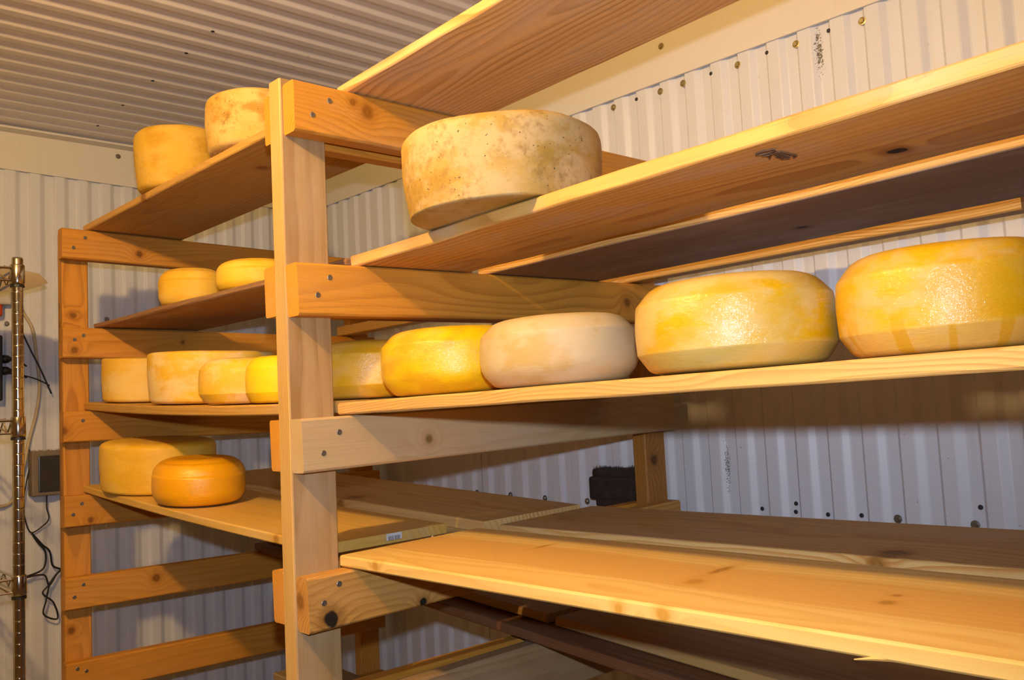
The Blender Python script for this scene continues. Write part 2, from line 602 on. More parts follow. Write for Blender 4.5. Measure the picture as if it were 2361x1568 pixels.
trim_r = trim('trim_1', (X0, Y1 - 0.006, 2.371), (X1, Y1 - 0.006, 2.31), 0.15, (0, -1, 0))
trim_l = trim('trim_2', (X0 + 0.006, Y0, 2.45), (X0 + 0.006, Y1, 2.372), 0.12, (1, 0, 0))

# screws: domed hex heads
hexp = [(0.0085, 0.0), (0.0085, 0.0012), (0.0055, 0.0016), (0.0055, 0.0046), (0.0045, 0.0056)]
V_, F_ = lathe_data(hexp, 12)
me_hex = bpy.data.meshes.new('hex_screw')
me_hex.from_pydata([tuple(v) for v in V_], [], F_)
me_hex.materials.append(M_BRASS)
me_hexg = me_hex.copy()
me_hexg.materials.clear()
me_hexg.materials.append(M_SCREW)
V_, F_ = lathe_data([(0.0048, 0.0), (0.0046, 0.0012), (0.003, 0.002)], 10)
me_riv = bpy.data.meshes.new('rivet')
me_riv.from_pydata([tuple(v) for v in V_], [], F_)
me_riv.materials.append(M_HOLE)
V_, F_ = lathe_data([(0.0050, 0.0), (0.0050, 0.0006), (0.0042, 0.0012), (0.0017, 0.0012), (0.0015, 0.0004)], 12)
me_ws = bpy.data.meshes.new('wood_screw')
me_ws.from_pydata([tuple(v) for v in V_], [], F_)
me_ws.materials.append(M_SCREW)
FACE = {'-y': Matrix.Rotation(math.radians(90), 4, 'X'), '+x': Matrix.Rotation(math.radians(90), 4, 'Y'),
        '-z': Matrix.Rotation(math.radians(180), 4, 'X')}
YW = Y1 - 0.0045
for x, z in ((-0.147, 2.338), (0.008, 2.334), (0.078, 2.333), (0.234, 2.328), (0.383, 2.326), (0.534, 2.323)):
    share('screw', me_hex, T(x, YW, z - 0.004) @ FACE['-y'], wall_r)
for x, z in ((-0.069, 2.336), (0.16, 2.330), (0.311, 2.330), (0.46, 2.328)):
    share('rivet', me_riv, T(x, YW, z - 0.003) @ FACE['-y'], wall_r)
for x, z in ((-0.945, 1.31), (-0.781, 1.308), (-0.628, 1.306), (-0.483, 1.302), (-0.321, 1.300), (0.522, 1.299), (0.668, 1.296)):
    share('screw', me_hexg, T(x, YW, z) @ FACE['-y'], wall_r)
for x, z in ((0.215, 1.305), (0.298, 1.302), (0.373, 1.30), (0.447, 1.302), (0.680, 1.329), (0.30, 1.32)):
    share('rivet', me_riv, T(x, YW, z) @ FACE['-y'], wall_r)
for x in (-0.693, -0.855, -1.088, -1.326, -1.553):
    share('screw', me_riv, T(x, 0.196, ZC - 0.002) @ FACE['-z'], ceil)
share('screw', me_hexg, T(X0 + 0.012, 0.321, 2.485) @ FACE['+x'], trim_l)
share('screw', me_hex, T(0.025, Y1 - 0.012, 2.439) @ FACE['-y'], trim_r)
share('screw', me_hexg, T(X0 + 0.0045, 0.279, 1.924) @ FACE['+x'], wall_l)
share('screw', me_hexg, T(X0 + 0.0045, -0.02, 1.90) @ FACE['+x'], wall_l)

# ------------------------------------------------------------------ ceiling lamp (the warm light of the room)
lamp = empty('ceiling_lamp', (LAMP_POS.x, LAMP_POS.y, ZC), 'bare round bulb in a white ceiling lampholder', 'lamp')
V_, F_ = lathe_data([(0.055, 0.0), (0.055, -0.012), (0.03, -0.022), (0.024, -0.045), (0.02, -0.046)][::-1], 24)
mesh_obj('lampholder', V_, F_, M_WHITE, T(LAMP_POS.x, LAMP_POS.y, ZC - 0.004), lamp, True)
kb = NT('glowing bulb')
RB = 0.031
kb.base((0.9, 0.8, 0.6))
kb.b.inputs['Emission Color'].default_value = (*LAMP_COL, 1)
kb.b.inputs['Emission Strength'].default_value = LAMP_W / (4 * math.pi ** 2 * RB ** 2)
prof = [(RB * math.sin(t), -RB * math.cos(t)) for t in [math.pi * i / 12 for i in range(1, 11)]] + [(0.015, 0.033), (0.013, 0.05)]
V_, F_ = lathe_data(prof, 20)
mesh_obj('bulb', V_, F_, kb.m, T(*LAMP_POS), lamp, True)


# ------------------------------------------------------------------ lumber
def lumber_data(L, w, t, seg=10, r=0.003, sag=0.0, wave=0.0, seed=0, twist=0.0):
    """length along x (0..L), width y (0..w), thickness z (0..t)"""
    c = min(r, t * 0.3, w * 0.3)
    k = 0.42 * c
    sec = [(c, 0), (w - c, 0), (w - k, k), (w, c), (w, t - c), (w - k, t - k), (w - c, t), (c, t), (k, t - k), (0, t - c), (0, c), (k, k)]
    V, F = [], []
    n = len(sec)
    for i in range(seg + 1):
        f = i / seg
        x = L * f
        dz = -sag * 4 * f * (1 - f)
        for j, (y, z) in enumerate(sec):
            wy = wz = 0.0
            if wave:
                wy = wave * noise.noise((x * 9, seed * 3.1 + (0 if y < w / 2 else 7), z * 20))
                wz = wave * 0.5 * noise.noise((x * 7, seed * 1.7, y * 4 + z * 40))
            a = twist * (f - 0.5)
            V.append((x, y + wy, z + dz + wz + a * (y - w / 2)))
    for i in range(seg):
        for j in range(n):
            F.append((i * n + (j + 1) % n, (i + 1) * n + (j + 1) % n, (i + 1) * n + j, i * n + j))
    F.append(tuple(range(n))[::-1])
    F.append(tuple(seg * n + j for j in range(n)))
    return V, F


def frame_between(p0, p1, yref):
    ax = (Vector(p1) - Vector(p0))
    L = ax.length
    ax.normalize()
    az = ax.cross(Vector(yref)).normalized()
    ay = az.cross(ax)
    M = Matrix((ax, ay, az)).transposed().to_4x4()
    M.translation = Vector(p0)
    return M, L


_sd = [0]


def lumber(name, p0, p1, w, t, mat, parent=None, yref=(0, 1, 0), **kw):
    """p0/p1: ends of the low front edge"""
    M, L = frame_between(p0, p1, yref)
    _sd[0] += 1
    V, F = lumber_data(L, w, t, seed=_sd[0], **kw)
    return mesh_obj(name, V, F, mat, M, parent)


def post(parent, x, y0, y1, ztop, mat=None, **kw):
    # length runs up; width along +y, thickness along -x from x+0.038
    return lumber('post', (x + 0.038, y0, 0), (x + 0.038, y0, ztop), y1 - y0, 0.038, mat or W_POST, parent, seg=14, **kw)


def rung(parent, x, y0, y1, zt0, zt1, h=0.089, mat=None, screws=(), **kw):
    """flat side faces +x: local x = along y, width = up, thickness = +x side... front edge at the low left"""
    p0, p1 = (x, y0, zt0 - h), (x, y1, zt1 - h)
    M, L = frame_between(p0, p1, (0, 0, 1))      # width direction up, thickness direction = y x z = +x
    _sd[0] += 1
    V, F = lumber_data(L, h, 0.038, seg=8, r=0.004, seed=_sd[0], **kw)
    o = mesh_obj('rung', V, F, mat or W_RUNG, M, parent)
    for (sy, sz) in screws:
        share('screw', me_ws, T(x + 0.0378, sy, sz) @ FACE['+x'], o)
    return o


def kn(*a):
    return a


# rung material variants with the photographed knots (local: x along rung, y up, z outwards)
W_R1 = wood('rung pine with swirl', FRAME_L, FRAME_D, 120, 0.5, (-0.03, 0.09), 0.15, (((0.145, 0.058, 0.038), 0.013, 0.35), ((0.115, 0.07, 0.038), 0.007, 0.3)), 0.0, warp=0.04)
W_R2 = wood('rung pine striped', FRAME_L, FRAME_D, 130, 0.6, (0.12, -0.05), 0.1, (((0.83, 0.045, 0.038), 0.011, 0.6),), 0.0)
W_R3 = wood('rung pine bleached', (0.49, 0.36, 0.19), (0.39, 0.22, 0.075), 160, 0.4, (0.03, -0.2), 0.3, (((0.255, 0.036, 0.038), 0.009, 0.75),), 0.0, tint=(0.5, 0.33, 0.18))
W_R4 = wood('rung pine with black knot hole', (0.56, 0.29, 0.07), (0.31, 0.125, 0.022), 130, 0.7, (0.03, 0.10), 0.1,
            (((0.040, 0.016, 0.038), 0.014, 1.0), ((0.225, 0.006, 0.038), 0.008, 0.95), ((0.0, 0.05, 0.012), 0.014, 0.45)), 0.0, warp=0.05)

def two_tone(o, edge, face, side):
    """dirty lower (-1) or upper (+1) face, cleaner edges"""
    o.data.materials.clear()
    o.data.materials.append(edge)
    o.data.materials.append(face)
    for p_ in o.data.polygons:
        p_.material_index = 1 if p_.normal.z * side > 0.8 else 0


near = empty('ladder_frame', (0, 0, 0), 'nearest pine ladder frame with its tall front post in the middle', 'shelf frame', 'ladder frames of the cheese rack')
fp_ = post(near, -0.038, 0.0, 0.086, 2.137, wood('front post pine', (0.60, 0.385, 0.13), (0.34, 0.175, 0.042), 220, 0.95, (0.03, -0.2), 0.2, auto_knots=0.0, warp=0.01), wave=0.002)
two_tone(fp_, fp_.data.materials[0], wood('weathered post face', (0.42, 0.275, 0.12), (0.27, 0.145, 0.048), 180, 0.8, (0.03, -0.2), 0.3, auto_knots=0.0, warp=0.01), -1)
post(near, -0.038, 0.911, 0.985, 2.137, wood('rear post pine', (0.42, 0.18, 0.035), (0.22, 0.08, 0.012), 150, 0.7, (0.02, -0.05), 0.15, (((1.42, 0.03, 0.0), 0.013, 0.8),), 0.0))
rr = 0.038
R_SPEC = [(2.1247, 2.1296, 0.006, W_R1, ((0.074, 2.100), (0.040, 2.069))),
          (1.8133, 1.8310, 0.003, W_R2, ((0.063, 1.791), (0.039, 1.760))),
          (1.5550, 1.5770, 0.003, W_R3, ((0.071, 1.530), (0.040, 1.497))),
          (1.2990, 1.3240, 0.005, W_R4, ((0.061, 1.282), (0.032, 1.256)))]
for zt0, zt1, y0, mt, sc in R_SPEC:
    rung(near, 0.0, y0, 0.982, zt0, zt1, 0.0885, mt, sc)
for zt0, zt1, y0 in ((2.124, 2.129, 0.010), (1.818, 1.831, 0.002), (1.555, 1.575, 0.005), (1.303, 1.322, 0.002)):
    rung(near, -0.076, y0, 0.985, zt0, zt1, 0.0865)
rung(near, 0.0, 0.004, 0.985, 1.090, 1.100, 0.105, W_GREY)
for zt in (0.82, 0.57, 0.31):
    rung(near, 0.0, 0.004, 0.985, zt, zt)
for zt in (1.088, 0.82, 0.57, 0.31):
    rung(near, -0.076, 0.004, 0.985, zt, zt)

W_FP = wood('knotty far post pine', FRAME_L, FRAME_D, 150, 0.7, (0.03, -0.05), 0.1, (((1.872, 0.028, 0.0), 0.010, 0.6), ((1.028, 0.014, 0.0), 0.011, 0.75)), 0.0, warp=0.02)
W_F = [wood('far rung pine %d' % i, FRAME_L, FRAME_D, 150, 0.55, (0.02, -0.06), 0.08, kk, 0.0) for i, kk in enumerate((
    (((0.205, 0.030, 0.038), 0.010, 0.8),), (((0.030, 0.020, 0.038), 0.010, 0.55), ((0.325, 0.05, 0.038), 0.006, 0.5)),
    (((0.0, 0.032, 0.038), 0.012, 0.6),), (((0.066, 0.014, 0.038), 0.009, 0.7),), (((0.236, 0.052, 0.038), 0.011, 0.6),), ()))]
far = empty('ladder_frame', (-1.26, 0, 0), 'far pine ladder frame standing at the left beside the chrome wire rack', 'shelf frame', 'ladder frames of the cheese rack')
post(far, -1.296, 0.004, 0.072, 2.098, W_FP)
post(far, -1.296, 0.911, 0.985, 2.098, W_RUNG)
for fi, (zt0, zt1, sc) in enumerate(((2.107, 2.092, ((0.054, 2.084), (0.024, 2.054))), (1.836, 1.826, ((0.047, 1.814), (0.024, 1.802))),
                     (1.609, 1.602, ((0.043, 1.583),)), (1.385, 1.375, ((0.038, 1.362), (0.016, 1.335))),
                     (1.170, 1.158, ((0.040, 1.149), (0.017, 1.120))), (0.951, 0.936, ((0.023, 0.934), (0.045, 0.924))),
                     (0.72, 0.71, ()), (0.48, 0.47, ()))):
    rung(far, -1.258, -0.006, 0.985, zt0, zt1, 0.083, W_F[min(fi, 5)], sc)

third = empty('ladder_frame', (1.27, 0, 0), 'pine ladder frame carrying the right-hand ends of the shelf boards', 'shelf frame', 'ladder frames of the cheese rack')
post(third, 1.288, 0.0, 0.086, 2.15)
post(third, 1.288, 0.9, 0.985, 2.15)
for zt0, zt1 in ((2.1415, 2.1465), (1.8160, 1.8337), (1.5600, 1.5820), (1.2985, 1.3235), (1.016, 1.026), (0.80, 0.80), (0.57, 0.57), (0.31, 0.31)):
    rung(third, 1.25, 0.004, 0.985, zt0, zt1)


# ------------------------------------------------------------------ shelf boards
SUP = {'F1': (-1.258, -1.220, 2.107, 2.092), 'F2': (-1.258, -1.220, 1.836, 1.826), 'F3': (-1.258, -1.220, 1.609, 1.602),
       'F4': (-1.258, -1.220, 1.385, 1.375), 'F5': (-1.258, -1.220, 1.170, 1.158), 'F6': (-1.258, -1.220, 0.951, 0.936),
       'L1': (-0.076, -0.038, 2.124, 2.129), 'L2': (-0.076, -0.038, 1.816, 1.831), 'L3': (-0.076, -0.038, 1.555, 1.575), 'L4': (-0.076, -0.038, 1.303, 1.322),
       'L5': (-0.076, -0.038, 1.090, 1.100), 'R1': (0.0, 0.038, 2.1247, 2.1296), 'R2': (0.0, 0.038, 1.8133, 1.8310), 'R3': (0.0, 0.038, 1.5550, 1.5770),
       'R4': (0.0, 0.038, 1.2990, 1.3240), 'R5': (0.0, 0.038, 1.090, 1.100),
       'T1': (1.250, 1.288, 2.1415, 2.1465), 'T2': (1.250, 1.288, 1.8160, 1.8337), 'T3': (1.250, 1.288, 1.5600, 1.5820),
       'T4': (1.250, 1.288, 1.2985, 1.3235), 'T5': (1.250, 1.288, 1.016, 1.026)}
BRD = {}


def board(x0, x1, yf0, yf1, sa, sb, w, t, mat, label, slope=0.0, sag=0.0, gap=0.0012, lift=0.0, **kw):
    """a loose board resting on two rungs; slope = rise per metre of width"""
    yf = lambda x: yf0 + (yf1 - yf0) * (x - x0) / (x1 - x0)
    need = []
    for sp in (sa, sb):
        xa, xb, z0, z1 = SUP[sp]
        zz = []
        for x in (xa, xb):
            for dy in (0.0, w):
                y = yf(x) + dy
                zz.append((x, z0 + (z1 - z0) * y / 0.98 - slope * dy))
        need.append(((xa + xb) / 2, max(q[1] for q in zz), zz))
    (ma, za, la), (mb, zb, lb) = need
    g = (zb - za) / (mb - ma)
    base = lambda x: za + g * (x - ma)
    f_ = lambda x: (x - x0) / (x1 - x0)
    up_ = max(z - base(x) + sag * 4 * max(0.0, f_(x) * (1 - f_(x))) for x, z in la + lb) + gap + lift
    kw.setdefault('wave', 0.0)
    up_ += kw['wave'] * 0.25
    p0, p1 = (x0, yf0, base(x0) + up_), (x1, yf1, base(x1) + up_)
    o = lumber('shelf_board', p0, p1, w, t, mat, None, yref=(0, 1, slope), seg=28, sag=sag, **kw)
    BRD[o] = (t, sag, kw['wave'], (Vector(p1) - Vector(p0)).length)
    return tag(o, label, 'board', 'loose pine shelf boards of the cheese rack')


def on_board(o, x, y):
    """world matrix of a point on the board's upper face, z along the board normal"""
    M = WM[o]
    t, sag, wave, L = BRD[o]
    ax, ay, az = (Vector(M.col[i][:3]) for i in range(3))
    d = Vector((x, y, 0)) - M.translation
    # solve for local (u, v) so that world x, y match on the plane z_local = t
    n = az
    p = M.translation + az * t
    z = p.z - (n.x * (x - p.x) + n.y * (y - p.y)) / n.z
    u = (Vector((x, y, z)) - M.translation).dot(ax)
    f = max(0.0, min(1.0, u / L))
    q = Vector((x, y, z - sag * 4 * f * (1 - f) + wave * 0.25 + 0.0006 + sag * 0.16))
    ax = (ax - az * (4 * sag * (1 - 2 * f) / L)).normalized()
    az = ax.cross(ay).normalized()
    R = Matrix((ax, ay, az)).transposed().to_4x4()
    R.translation = q
    return R


W_A = wood('streaky underside pine', (0.82, 0.51, 0.19), (0.44, 0.19, 0.035), 95, 0.85, (0.13, -0.02), 0.45, auto_knots=0.2, warp=0.05)
W_B1 = wood('stained shelf pine', (0.70, 0.40, 0.105), (0.40, 0.16, 0.028), 75, 0.85, (0.2, -0.03), 0.5,
            (((0.905, 0.175, 0.0), 0.012, 0.9),), 0.0, warp=0.04)
W_B2 = wood('dark mouldy pine', (0.36, 0.21, 0.12), (0.19, 0.09, 0.045), 90, 0.6, (0.15, -0.04), 0.5, (((0.6, 0.2, 0.0), 0.01, 0.9),), 0.2)
W_C = wood('striped edge pine', (0.64, 0.38, 0.115), (0.36, 0.15, 0.025), 260, 1.0, (0.1, -0.06), 0.15, auto_knots=0.2, warp=0.05)
W_D1 = wood('fresh glued pine', (0.78, 0.54, 0.18), (0.60, 0.30, 0.05), 62, 0.75, (0.035, -0.016), 0.0,
            (((0.63, 0.195, 0.02), 0.011, 0.5, (1.6, 0.35, 1)), ((0.64, 0.12, 0.02), 0.010, 0.3, (0.8, 0.6, 1)), ((0.88, 0.135, 0.02), 0.010, 0.4), ((0.875, 0.17, 0.02), 0.006, 0.5),
             ((0.27, 0.215, 0.02), 0.008, 0.4, (1.6, 0.4, 1)), ((0.105, 0.0, 0.012), 0.008, 0.15), ((0.616, 0.0, 0.008), 0.007, 0.12), ((0.682, 0.0, 0.009), 0.009, 0.15)), 0.0,
            tint=(0.72, 0.44, 0.13), warp=0.045, streak=0.4, heart=(0.085, 0.215, (0.62, 0.32, 0.07), 0.6))
W_D2 = wood('brown topped pine', (0.58, 0.36, 0.125), (0.36, 0.175, 0.045), 60, 0.6, (0.18, -0.05), 0.3, (((0.76, 0.035, 0.02), 0.022, 0.7), ((0.76, 0.0, 0.01), 0.018, 0.5)), 0.1, warp=0.05)
W_DE = wood('zebra edged pine', (0.74, 0.50, 0.20), (0.55, 0.24, 0.045), 85, 0.95, (0.012, -0.006), 0.05, (((0.75, 0.0, 0.01), 0.016, 0.55),), 0.0, warp=0.05)
W_LA = wood('knotty underside pine', (0.70, 0.40, 0.10), (0.42, 0.175, 0.028), 85, 0.6, (0.12, -0.03), 0.2, (((0.40, 0.0, 0.008), 0.014, 0.5), ((0.8, 0.1, 0.0), 0.013, 0.4)), 0.2, warp=0.06)
W_LD = wood('worn pale pine', (0.70, 0.44, 0.10), (0.52, 0.27, 0.04), 70, 0.5, (0.13, -0.04), 0.25, (((1.02, 0.0, 0.006), 0.012, 0.5),), 0.15, warp=0.05)

bA = board(0.0, 1.29, 0.114, 0.106, 'R1', 'T1', 0.296, 0.0185, W_A, 'highest shelf board of the near bay, seen from below, nothing on it in view', slope=0.005, wave=0.0015)
bB1 = board(0.004, 1.29, 0.128, 0.092, 'R2', 'T2', 0.248, 0.021, W_B1, 'thick stained front board carrying the big mottled brown cheese', slope=0.018, wave=0.003)
bB2 = board(0.0, 1.29, 0.426, 0.392, 'R2', 'T2', 0.33, 0.019, W_B2, 'dark mouldy board seen from below behind the one with the mottled cheese', slope=0.018, wave=0.001)
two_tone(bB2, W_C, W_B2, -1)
bB3 = board(-1.257, 0.857, 0.862, 0.852, 'F2', 'L2', 0.046, 0.032, W_C, 'long narrow bright edged batten at the back near the wall, ending before the right edge', slope=0.016, lift=0.002)
bC = board(0.003, 1.29, 0.091, 0.090, 'R3', 'T3', 0.350, 0.0205, W_C, 'middle front board with striped edge carrying the row of glossy yellow cheeses', slope=0.0224, wave=0.0015)
bC2 = board(0.003, 1.29, 0.462, 0.465, 'R3', 'T3', 0.29, 0.0205, W_C, 'middle rear board glimpsed between the two largest glossy yellow cheeses', slope=0.0224)
bD1 = board(0.004, 1.29, 0.085, 0.096, 'R4', 'T4', 0.310, 0.0195, W_D1, 'bare pale new pine board at the lower right front, brightly lit', slope=0.0255)
bD2 = board(0.016, 1.29, 0.436, 0.462, 'R4', 'T4', 0.275, 0.02, W_D2, 'bare brown topped board with a big knot behind the pale new board', slope=0.0255)
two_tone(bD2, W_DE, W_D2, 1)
bLA = board(-1.257, -0.006, 0.060, 0.125, 'F1', 'L1', 0.272, 0.0185, W_LA, 'highest shelf board of the far bay under two tall brown cheeses', slope=-0.006)
bLB = board(-1.257, -0.008, 0.084, 0.125, 'F2', 'L2', 0.30, 0.0135, W_DARK, 'thin dark ragged edged board under two small yellow cheeses', wave=0.005, slope=0.003)
bLC = board(-1.257, -0.006, 0.057, 0.092, 'F3', 'L3', 0.335, 0.021, W_OLD, 'sagging shelf board of the far bay under a crowded row of four cheeses', sag=0.010, slope=0.007)
bLD1 = board(-1.257, -0.0745, 0.053, 0.10, 'F4', 'L4', 0.285, 0.019, W_LD, 'worn board with a barcode sticker on its end under the glossy orange cheese', sag=0.006, slope=0.006)
bLD2 = board(-1.257, -0.012, 0.372, 0.418, 'F4', 'L4', 0.285, 0.024, W_D2, 'brown stained board with ring marks behind the one bearing a barcode sticker', slope=0.008)
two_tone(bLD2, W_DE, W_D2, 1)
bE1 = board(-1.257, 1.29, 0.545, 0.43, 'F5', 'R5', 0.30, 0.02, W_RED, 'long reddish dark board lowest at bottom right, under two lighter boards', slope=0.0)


def stacked(x0, x1, yf0, yf1, w, t, mat, label):
    a, b = on_board(bE1, x0, 0.60).translation, on_board(bE1, x1, 0.60).translation
    o = lumber('shelf_board', (x0, yf0, a.z + 0.001), (x1, yf1, b.z + 0.001), w, t, mat, None, yref=(0, 1, 0), seg=20)
    return tag(o, label, 'board', 'loose pine shelf boards of the cheese rack')


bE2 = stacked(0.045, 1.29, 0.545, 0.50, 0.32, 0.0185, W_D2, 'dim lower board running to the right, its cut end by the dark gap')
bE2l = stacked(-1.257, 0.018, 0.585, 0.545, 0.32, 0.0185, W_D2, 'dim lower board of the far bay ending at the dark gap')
bF = lumber('shelf_board', (-0.97, 0.45, 0.8525), (0.42, 0.45, 0.8105), 0.15, 0.019, W_GREY, None)
tag(bF, 'lowest visible plank just right of the near post foot', 'board', 'loose pine shelf boards of the cheese rack')

# marks on boards
MB = WM[bLD1]
k = NT('sticker with barcode')
P = k.objvec()
sep = k.n('ShaderNodeSeparateXYZ')
k.l(P, sep.inputs[0])
cb = k.n('ShaderNodeCombineXYZ')
k.l(k.math('MULTIPLY', sep.outputs[1], 900.0), cb.inputs[0])
nb = k.noise(cb.outputs[0], 1.0, 0.0)
bars = k.math('MULTIPLY', k.math('GREATER_THAN', nb, 0.5), k.math('LESS_THAN', sep.outputs[2], 0.0015))
k.base(k.mix(k.math('MULTIPLY', bars, k.math('LESS_THAN', k.math('ABSOLUTE', sep.outputs[1]), 0.0145)), (0.66, 0.67, 0.7), (0.05, 0.05, 0.05)))
v, f = box_data(0.0006, 0.036, 0.0125)
mesh_obj('barcode_sticker', v, f, k.m, on_board(bLD1, -0.0741, 0.250) @ T(0, 0, -0.0075), bLD1)
V_, F_ = tube_data([(-0.02, 0.256, 1.3235), (-0.045, 0.285, 1.3250), (-0.06, 0.30, 1.3262)], [0.0008, 0.0018, 0.003], 6)
chip = mesh_obj('wood_chip', V_, F_, plain('pale wood chip', (0.75, 0.6, 0.45), 0.7), T(0.055, -0.012, -0.001))
tag(chip, 'tiny pale wood chip on the corner of the new board near the sticker', 'wood chip')
# illegible ink grade stamp under the front board
M_INK = plain('brown stamp ink', (0.13, 0.06, 0.025), 0.8)
V_, F_ = [], []
MB1 = WM[bB1]
Minv = MB1.inverted()


def stroke(pts, wd=0.0011):
    for (a, b) in zip(pts[:-1], pts[1:]):
        a, b = Vector((*a, 0)), Vector((*b, 0))
        d = (b - a).normalized()
        nrm = Vector((-d.y, d.x, 0)) * wd
        i0 = len(V_)
        for q in (a - nrm, b - nrm, b + nrm, a + nrm):
            V_.append((q.x, q.y, -0.0022))
            V_.append((q.x, q.y, -0.0006))
        F_.extend([(i0, i0 + 2, i0 + 4, i0 + 6), (i0 + 1, i0 + 7, i0 + 5, i0 + 3), (i0, i0 + 1, i0 + 3, i0 + 2), (i0 + 2, i0 + 3, i0 + 5, i0 + 4),
                   (i0 + 4, i0 + 5, i0 + 7, i0 + 6), (i0 + 6, i0 + 7, i0 + 1, i0)])


ux, uy = 0.832, 0.026
stroke([(ux - 0.004 + 0.012 * math.cos(t), uy + 0.004 + 0.006 * math.sin(t)) for t in [i * math.pi / 5 for i in range(11)]], 0.0008)
stroke([(ux - 0.015, uy + 0.014), (ux - 0.008, uy + 0.020), (ux - 0.014, uy + 0.024)])
stroke([(ux - 0.004, uy + 0.014), (ux - 0.016, uy + 0.030)])
for j in range(7):
    stroke([(ux + 0.004 - j * 0.0006, uy + 0.016 + j * 0.005), (ux - 0.006, uy + 0.019 + j * 0.005)], 0.0009)
stroke([(ux + 0.005, uy + 0.018), (ux + 0.006, uy + 0.05), (ux - 0.001, uy + 0.054)], 0.0008)
stroke([(ux - 0.008, uy + 0.03), (ux - 0.010, uy + 0.048), (ux - 0.004, uy + 0.052)], 0.0009)
mesh_obj('grade_stamp', V_, F_, M_INK, MB1.copy(), bB1)
V_, F_ = tube_data([(0.955, 0.099, 1.3055), (0.930, 0.0925, 1.3035), (0.914, 0.088, 1.3010)], [0.003, 0.002, 0.0006], 6)
mesh_obj('splinter', V_, F_, W_D1, Matrix.Identity(4), bD1)

# ------------------------------------------------------------------ cheeses
YEL, DEEP, PALE = (0.80, 0.43, 0.03), (0.62, 0.30, 0.012), (0.82, 0.60, 0.32)


def round_prof(pts, n=5, r=0.25):
    """round the inner corners of a polyline"""
    out = [pts[0]]
    for i in range(1, len(pts) - 1):
        a, b, c = Vector(pts[i - 1]), Vector(pts[i][:2]), Vector(pts[i + 1][:2])
        a = Vector(a[:2])
        rad = pts[i][2] if len(pts[i]) > 2 else r
        p, q = b + (a - b) * rad, b + (c - b) * rad
        for j in range(n):
            t = j / (n - 1)
            out.append(tuple((1 - t) ** 2 * p + 2 * t * (1 - t) * b + t * t * q))
    out.append(pts[-1][:2])
    return [(p[0], p[1]) for p in out]


def prof_drum(R, h, top=0.42, bot=0.3, taper=0.03, dome=0.02):
    return round_prof([(0.05 * R, 0.0), (R * (0.975 - taper), 0.0, bot), (R, h * 0.55, 0.4), (R * 0.99, h * (1 - dome), top), (0.05 * R, h)], 7)


def prof_gouda(R, h, lo=0.05, w=0.84):
    a = [(0.05 * R, 0.0), (w * R, 0.0, 0.3), (0.985 * R, 0.225 * h, lo), (R, 0.5 * h, 0.45), (0.975 * R, 0.75 * h, 0.08),
         (0.80 * R, 0.965 * h, 0.4), (0.45 * R, 1.0 * h, 0.4), (0.05 * R, 1.0 * h)]
    return round_prof(a, 5)


def prof_soft(R, h):
    return round_prof([(0.05 * R, 0.0), (0.86 * R, 0.0, 0.4), (0.985 * R, 0.22 * h, 0.3), (1.0 * R, 0.5 * h, 0.5), (0.97 * R, 0.80 * h, 0.5),
                       (0.70 * R, 1.0 * h, 0.5), (0.3 * R, 0.975 * h, 0.4), (0.05 * R, 0.95 * h)], 7)


ncheese = [0]


def cheese(cx, cy, bd, R, h, prof, mat, label, lump=0.012, tilt=0.0, rz=None):
    ncheese[0] += 1
    s = ncheese[0] * 5.3

    def jit(p):
        q = p / R
        d = noise.noise((q.x * 1.3 + s, q.y * 1.3, q.z * 1.3)) * lump * R
        d2 = noise.noise((q.x * 4 + s, q.y * 4, q.z * 4)) * lump * 0.35 * R
        k_ = min(1.0, max(0.0, p.z / (0.15 * h)))
        e = Vector((p.x, p.y, 0))
        if e.length > 1e-6:
            e.normalize()
        return p + e * (d + d2) + Vector((0, 0, (d * 0.6) * k_ if p.z > 0.5 * h else 0))
    V, F = lathe_data(prof(R, h), 80, jit)
    o = mesh_obj('cheese_wheel', V, F, mat, on_board(bd, cx, cy) @ Matrix.Rotation(rz if rz is not None else s, 4, 'Z'), None, True)
    return tag(o, label, 'cheese', 'wheels of cheese on the rack')


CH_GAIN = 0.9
cheese(0.368, 0.169, bB1, 0.151, 0.128, lambda R, h: prof_drum(R, h, 0.42, 0.05, 0.045),
       cheese_mat('mottled natural rind', (0.80, 0.52, 0.13), (0.88, 0.66, 0.33), (0.62, 0.38, 0.03), 0.5, 0.5, 0.6, 0.0, 0.85, 0.0, 0.9, 0.1, 1.0),
       'big mottled brown cheese overhanging the board edge in the centre of the picture', 0.02)
cheese(0.969, 0.240, bC, 0.111, 0.1105, prof_gouda,
       cheese_mat('yellow waxed rind with drips', (1.0, 0.585, 0.003), (0.92, 0.64, 0.21), (0.86, 0.48, 0.003), 0.25, 0.4, 0.28, 0.5, 0.0, 0.75, 1.0, 0.1, 2.0, 0.026),
       'large yellow cheese with drip streaks cut off by the right edge', 0.008)
cheese(0.740, 0.192, bC, 0.1185, 0.110, prof_gouda,
       cheese_mat('yellow rind with pale patches', (1.0, 0.62, 0.003), (0.94, 0.68, 0.22), (0.90, 0.52, 0.006), 0.55, 0.6, 0.26, 0.6, 0.0, 0.0, 0.8, 0.07, 3.4, 0.026),
       'large glossy yellow cheese with pale patches left of the dripping one', 0.008)
cheese(0.407, 0.23, bC, 0.119, 0.103, lambda R, h: prof_gouda(R, h, 0.42, 0.80),
       cheese_mat('pale cream rind', (0.86, 0.66, 0.30), (0.88, 0.74, 0.48), (0.80, 0.55, 0.18), 0.72, 0.4, 0.42, 0.1, 0.0, 0.0, 0.8, 0.16, 4.1),
       'palest cream cheese in the row on the middle board', 0.008)
CH_GAIN = 1.15
